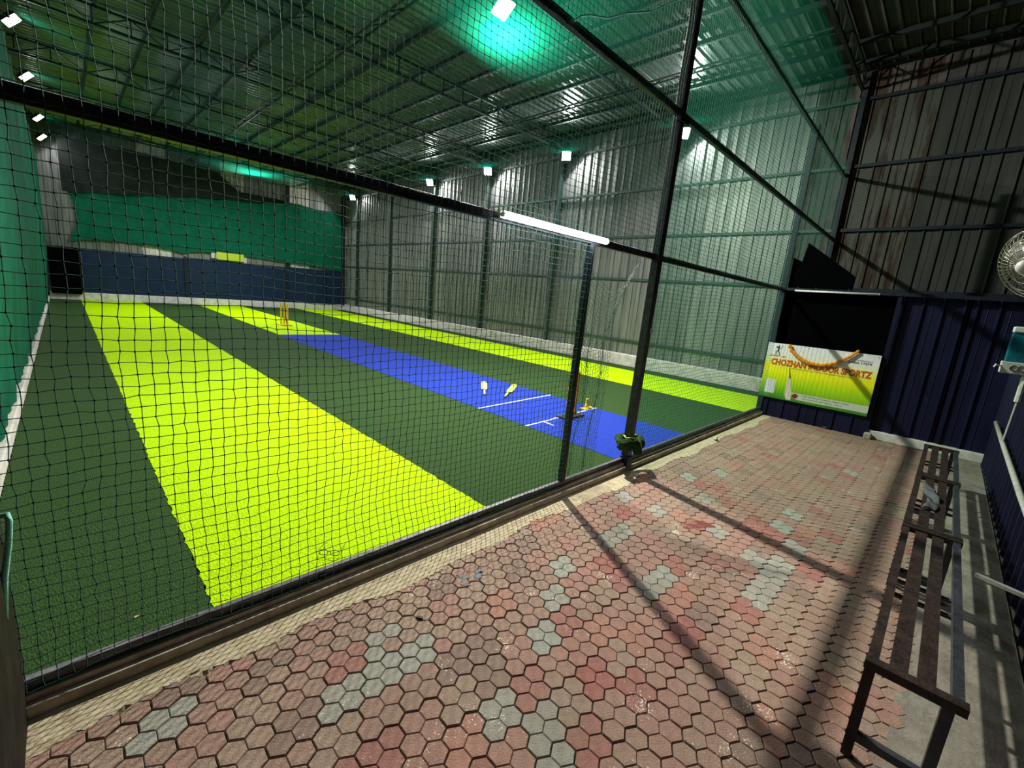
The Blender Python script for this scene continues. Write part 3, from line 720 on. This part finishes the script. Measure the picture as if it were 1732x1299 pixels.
# ================================================================ BENCHES
def bench(x0, L, label, z=.45, y0=-.015, dep=.262, extra=None):
    t = empty('slatted_bench', (x0, y0, 0), label=label, cat='bench', group='iron benches in a row along the navy wall')
    a = .035
    for xx in (0, L-a):
        MB().box((xx, -a, 0), (xx+a, 0, z-.004)).build('leg', M['iron'], t)
        MB().box((xx, -dep, 0), (xx+a, -dep+a, z-.004)).build('leg', M['iron_blue'], t)
        MB().box((xx, -dep+a, .085), (xx+.03, -a, .12)).build('lower_brace', M['iron_blue'], t)
        MB().box((xx-.004, -dep-.03, z-.03), (xx+.042, 0.004, z+.006)).build('end_bar', M['iron'], t)
    MB().box((a, -.036, z-.035), (L-a, 0, z)).build('front_rail', M['iron'], t)
    MB().box((a, -dep-.02, z-.035), (L-a, -dep+.014, z)).build('back_rail', M['iron_blue'], t)
    MB().box((a, -.125, z-.014), (L-a, -.068, z-.004)).build('slat', M['iron'], t)
    MB().box((a, -.205, z-.014), (L-a, -.150, z-.004)).build('slat', M['iron'], t)
    for xx in (L*.42, L*.52):
        MB().box((xx, -dep, z-.05), (xx+.03, -.02, z-.036)).build('cross_bar', M['iron_blue'], t)
    return t
bench(2.14, 1.80, 'nearest brown iron bench with two slats')
bench(3.96, 1.50, 'middle iron bench with grey cloth on its slats')
bench(5.48, 1.55, 'farthest iron bench, against the partition end')
def rag(u, v):
    return (4.42+.75*u, -.09-.075*v-.02*math.sin(u*5), .452+.012*math.sin(u*9+v*3)+.01*math.sin(v*5+u*20))
o = cloth('dark_cloth', rag, 24, 6, M['cloth_dark'], 'dark grey cloth lying on the middle bench slats', 'cloth')
md = o.modifiers.new('thick', 'SOLIDIFY'); md.thickness = .008
# lit wall bracket near the bench
bk = MB().bar((3.55, -.36, .42), (3.45, -.64, .42), .028, .02).build('wall_bracket', M['white_dirty']); tag(bk, 'pale bar joining the near bench to the navy wall', 'bracket')
# pipe along navy wall
pp = MB().tube([(8.1, -.585, .715), (6.8, -.585, .67), (4.9, -.585, .62), (3.2, -.585, .60)], .022, 8).build('wall_pipe', M['pipe'], smooth=True); tag(pp, 'grey pipe running low along the navy wall behind benches', 'pipe')
# wall box with conduit
wbx = empty('wall_box', (6.85, -.615, 1.42), label='white wall box with blue cover on the navy wall', cat='box')
MB().box((-.03, 0, -.02), (.10, .215, .10)).build('base', M['white_dirty'], wbx, bevel=.008)
MB().box((-.02, .0, .10), (.09, .20, .40)).build('cover', M['bluebox'], wbx, bevel=.01)
MB().box((-.035, 0, .40), (.10, .20, .46)).build('lid', M['white'], wbx, bevel=.012)
MB().tube([(.02, .02, -.02), (.02, .02, -.30)], .028, 8).build('sleeve', M['white_dirty'], wbx)
MB().tube([(.02, .02, -.28), (.02, .03, -.74)], .011, 8).build('conduit', M['pipe'], wbx)
for c in ((.0, .12), (.0, .07)):
    MB().tube([(-.035, c[0+1]+.028*math.cos(a), .04+.028*math.sin(a)) for a in [2*PI*k/12 for k in range(13)]], .005, 5).build('cable_loop', M['chrome'], wbx)
MB().tube([(-.03, .215, .05), (-.05, .25, .06), (-.05, .26, .03)], .008, 6).build('hook', M['white'], wbx)

# ================================================================ FAN
def make_fan():
    c = Vector((3.90, -.262, 2.185)); t = empty('wall_fan', c, label='wall fan with bright wire guard at the right edge', cat='fan')
    d = Vector((-.62, .60, -.30)).normalized(); q = d.to_track_quat('Z', 'Y').to_matrix(); R = .20
    def ring(r, z, w=.003):
        return [q @ Vector((r*math.cos(a), r*math.sin(a), z)) for a in [2*PI*k/36 for k in range(37)]], w
    g1 = MB(); g2 = MB()
    for (r, z, wv) in ((R, .0, .006), (R*.985, .03, .003), (R*.75, .062, .0025), (R*.5, .08, .0025), (.05, .088, .003)):
        P, ww = ring(r, z, wv); g1.tube(P, ww, 5)
    for k in range(44):
        a = 2*PI*k/44; ca, sa = math.cos(a), math.sin(a)
        g1.tube([q @ Vector((r*ca, r*sa, z)) for r, z in ((R, 0), (R*.985, .03), (R*.75, .062), (R*.4, .084), (.05, .088))], .0014, 4, False)
        g2.tube([q @ Vector((r*ca, r*sa, z)) for r, z in ((R, 0), (R*.97, -.04), (R*.6, -.075), (.06, -.08))], .0014, 4, False)
    for (r, z, wv) in ((R*.97, -.04, .003), (R*.6, -.075, .0025)):
        P, ww = ring(r, z, wv); g2.tube(P, ww, 5)
    g1.build('front_guard', M['chrome'], t, smooth=True); g2.build('rear_guard', M['chrome'], t, smooth=True)
    MB().ball(q @ Vector((0, 0, .092)), .04, 12, 6).build('guard_cap', M['white_dirty'], t, smooth=True)
    for k in range(3):
        a0 = 2*PI*k/3 + .4; V = []; F = []; nu_, nv_ = 7, 5
        for i in range(nu_):
            r = .03 + (R*.86-.03)*i/(nu_-1); wd = .35+.75*math.sin(PI*min(1, i/(nu_-1)*.75+.1))
            for j in range(nv_):
                a = a0 + (j/(nv_-1)-.5)*wd; V.append(q @ Vector((r*math.cos(a), r*math.sin(a), (j/(nv_-1)-.5)*.045+.01)))
        F = [(i*nv_+j, (i+1)*nv_+j, (i+1)*nv_+j+1, i*nv_+j+1) for i in range(nu_-1) for j in range(nv_-1)]
        o = mesh_obj('blade', V, F, M['fanblade'], t, True); o.modifiers.new('thick', 'SOLIDIFY').thickness = .002
    MB().tube([q @ Vector((0, 0, .03)), q @ Vector((0, 0, -.08))], .03, 12).build('hub', M['rubber'], t, smooth=True)
    MB().tube([q @ Vector((0, 0, -.07)), q @ Vector((0, 0, -.17))], .055, 14).build('motor', M['white_dirty'], t, smooth=True)
    e = Vector((3.98, -.64, 2.0)) - c
    MB().tube([q @ Vector((0, 0, -.15)), q @ Vector((0, 0, -.15)) + Vector((0, 0, -.12)), e], .016, 8).build('arm', M['white_dirty'], t, smooth=True)
    MB().cbox(e, (.10, .03, .14)).build('wall_plate', M['white_dirty'], t)
make_fan()

# ================================================================ CRICKET GEAR
def stumps(name, x, y, m, mb, label, h=.71, base=(.42, .16), sp=.1, r=.019):
    t = empty(name, (x, y, .003), label=label, cat='stumps')
    MB().box((-base[0]/2, -base[1]/2, 0), (base[0]/2, base[1]/2, .03)).build('base', M[mb], t, bevel=.008)
    for k in (-1, 0, 1):
        s = MB().tube([(k*sp, 0, .03), (k*sp, 0, .06), (k*sp, 0, h-.03), (k*sp, 0, h)], r, 10, rads=[r*1.3, r, r, r*.75]).build('stump', M[m], t, smooth=True)
    return t
st = stumps('cricket_stumps', 5.31, 3.87, 'orange', 'rubber', 'orange stumps on black base, half hidden behind thin post', .70, (.46, .20))
st = stumps('cricket_stumps', 5.35, 16.6, 'orange_y', 'orange_y', 'yellow stumps standing on the far lime stripe', .76, (.34, .5), r=.03)
bl = MB().box((-.13, -.012, .735), (.13, .012, .755)).build('bail', M['yellow'], st)
def bat(loc, rz, m, label, L=1.0):
    t = empty('cricket_bat', loc, rz, label=label, cat='bat', group='plastic bats lying on the blue pitch')
    Lb = L*.66; V = []; F = []; n = 9
    sec = [(-.0, .035, .02), (.03, .055, .03), (.12, .058, .045), (.35, .057, .05), (.55, .056, .04), (.60, .050, .032), (.655, .03, .028)]
    for s_, w_, hh in sec:
        y = s_*L
        V += [(-w_, y, .012), (-w_, y, .022), (0, y, .012+hh), (w_, y, .022), (w_, y, .012), (0, y, .008)]
    for i in range(len(sec)-1):
        for k in range(6): F.append((6*i+k, 6*i+(k+1) % 6, 6*i+6+(k+1) % 6, 6*i+6+k))
    F += [tuple(range(6))[::-1], tuple(range(6*len(sec)-6, 6*len(sec)))]
    o = mesh_obj('blade', V, F, m, t)
    MB().tube([(0, L*.64, .026), (0, L*.7, .026), (0, L*.97, .026), (0, L, .026)], .018, 10, rads=[.028, .018, .018, .021]).build('handle', m, t, smooth=True)
    return t
def aim(a, b): return math.atan2(b[1]-a[1], b[0]-a[0]) - PI/2
bat((5.68, 6.30, .004), aim((5.72, 6.36), (4.96, 5.48)), M['bat_cream'], 'cream yellow cricket bat lying on the blue pitch', 1.08)
bat((6.10, 5.86, .004), aim((6.20, 5.93), (5.2, 5.2)), M['bat_lime'], 'lime green cricket bat lying nearer the crease line', 1.12)
tee = empty('batting_tee', (5.98, 4.05, .004), label='small yellow peg on flat base at the crease', cat='tee')
MB().box((-.13, -.05, 0), (.13, .05, .02)).build('base', M['yellow'], tee, bevel=.006)
MB().tube([(0, 0, .02), (0, 0, .06), (0, 0, .15), (0, 0, .165)], .03, 10, rads=[.045, .028, .022, .03]).build('peg', M['yellow'], tee, smooth=True)

# ================================================================ SMALL THINGS
# turf offcut tied round the thick post
bu = empty('turf_bundle', (4.185, 2.235, .30), label='rolled dark turf offcut tied round the thick post base', cat='turf roll')
def lumpy(pts, r, name, m, n=12):
    P = [Vector(p) for p in pts]; rr = [r*(.8+.25*math.sin(i*1.7)) for i in range(len(P))]; rr[0] *= .8; rr[-1] *= .8
    b = MB().tube(P, r, n, rads=rr); b.V = [(x+random.uniform(-.005, .005), y+random.uniform(-.005, .005), z+random.uniform(-.005, .005)) for x, y, z in b.V]
    return b.build(name, m, bu)
lumpy([(-.20, -.01, -.035), (-.19, -.02, .02), (-.13, -.055, .035), (-.05, -.085, .02), (.0, -.10, -.03), (.02, -.10, -.09)], .056, 'turf_roll', M['turf_dark'])
lumpy([(.0, -.095, .0), (.06, -.09, .0), (.12, -.06, .03), (.18, -.02, .03), (.20, .02, -.005)], .058, 'turf_roll', M['turf_dark'])
lumpy([(-.19, .01, .03), (-.10, .075, .045), (.0, .085, .05), (.10, .075, .045), (.18, .02, .035)], .042, 'turf_roll', M['turf_dark'])
MB().tube([(-.12, -.02, .07), (-.06, -.055, .075), (.0, -.075, .065), (.02, -.12, .03), (.01, -.145, -.03)], .010, 7).build('tie_rope', M['rope_y'], bu, smooth=True)
MB().tube([(-.06, .04, .075), (-.10, .0, .08), (-.12, -.02, .07)], .008, 7).build('tie_rope', M['rope_y'], bu, smooth=True)
MB().tube([(.06, -.02, .07), (.11, -.01, .07), (.15, .0, .06)], .007, 7).build('tie_rope', M['rope_y'], bu, smooth=True)
# spectacles on the turf
sp = empty('spectacles', (1.062, 2.53, .02), math.atan2(-.089, .097), label='black framed spectacles lying on lime turf behind the bottom rail', cat='spectacles')
for s_ in (-1, 1):
    MB().tube([(s_*.036+.027*math.copysign(abs(math.cos(a))**.7, math.cos(a)), .0, .012+.018*math.copysign(abs(math.sin(a))**.7, math.sin(a))) for a in [2*PI*k/20 for k in range(21)]], .0022, 6).build('rim', M['rubber'], sp)
    MB().tube([(s_*.066, 0, .025), (s_*.068, .06, .02), (s_*.06, .13, .003)], .002, 6).build('temple', M['rubber'], sp)
MB().tube([(-.01, 0, .018), (0, 0, .022), (.01, 0, .018)], .0022, 6).build('bridge', M['rubber'], sp)
# ropes
rp = MB().tube([(-.212, 2.12, .875), (-.200, 2.11, .882), (-.196, 2.10, .86), (-.205, 2.10, .78), (-.225, 2.10, .66), (-.24, 2.10, .5)], .009, 8).build('rope_end', M['rope'], smooth=True)
tag(rp, 'pale green rope end hanging at the left edge', 'rope')
rp = MB().tube([(2.55, 2.2, 3.57), (2.60, 2.2, 3.62), (2.70, 2.2, 3.67), (2.90, 2.2, 3.74), (3.12, 2.2, 3.87), (3.45, 2.2, 4.03), (3.77, 2.2, 4.25), (4.2, 2.2, 4.5)], .006, 7).build('rope_line', M['rope'], smooth=True)
tag(rp, 'pale green rope running up from the top rail', 'rope')
# litter
def blob(name, pts, m, label, cat, z=.001, th=.0015):
    o = MB().prism(pts, z, z+th).build(name, m); return tag(o, label, cat)
def rnd_poly(cx, cy, rx, ry, n=12, a0=0, j=.35):
    P = []
    for k in range(n):
        a = 2*PI*k/n; r = 1+random.uniform(-j, j); x = rx*r*math.cos(a); y = ry*r*math.sin(a)
        P.append((cx+x*math.cos(a0)-y*math.sin(a0), cy+x*math.sin(a0)+y*math.cos(a0)))
    return P
ps = empty('paint_splash', (0, 0, 0), label='blue grey paint splash on pavers near the kerb', cat='paint')
for (cx, cy, rx, ry, a) in ((1.615, 1.85, .02, .035, .5), (1.70, 1.80, .035, .022, .2), (1.73, 1.83, .03, .018, -.6), (1.58, 1.78, .012, .03, .9)):
    MB().prism(rnd_poly(cx, cy, rx, ry, 12, a), .0005, .002).build('patch', M['stain'], ps)
rs = empty('red_stain', (0, 0, 0), label='dark red stain across pavers under post shadow', cat='stain')
for (cx, cy, rx, ry, a) in ((3.55, 1.19, .09, .03, -1.1), (3.66, 1.15, .10, .035, -1.2), (3.45, 1.22, .05, .03, .3)):
    MB().prism(rnd_poly(cx, cy, rx, ry, 14, a, .45), .0005, .0016).build('patch', M['stain_red'], rs)
wp = MB().ball((0, 0, .03), .032, 7, 5, (1.2, .8, .9)); wp.V = [(x+random.uniform(-.012, .012), y+random.uniform(-.012, .012), max(.001, z+random.uniform(-.01, .01))) for x, y, z in wp.V]
o = wp.build('crumpled_wrapper', M['white_dirty'], loc=(6.28, 2.05, 0)); tag(o, 'crumpled pale wrapper on pavers beside the kerb', 'litter')
blob('black_scrap', rnd_poly(1.214, 1.718, .008, .022, 8, .6), M['rubber'], 'tiny black scrap on the pavers', 'litter', .001, .006)
blob('dry_leaf', rnd_poly(.27, 2.05, .018, .007, 8, .3), M['leaf'], 'small dry leaf on mortar beside the kerb', 'leaf', .006, .003)
blob('dry_leaf', rnd_poly(.12, 2.60, .010, .006, 8, .3), M['leaf'], 'small dry leaf on dark turf inside the net', 'leaf', .002, .003)
wd = empty('weed', (8.86, 1.24, 0), label='small green weed at foot of partition below sign', cat='plant')
b = MB()
for k in range(9):
    a = random.uniform(0, 2*PI); l = random.uniform(.03, .07)
    b.add([(0, 0, 0), (l*.5*math.cos(a)+.008, l*.5*math.sin(a), .03), (l*math.cos(a), l*math.sin(a), .025+random.uniform(0, .03)), (l*.5*math.cos(a)-.008, l*.5*math.sin(a)-.006, .032)], [(0, 1, 2, 3)])
b.build('leaves', fm('weed leaf', (.16, .30, .08)), wd)
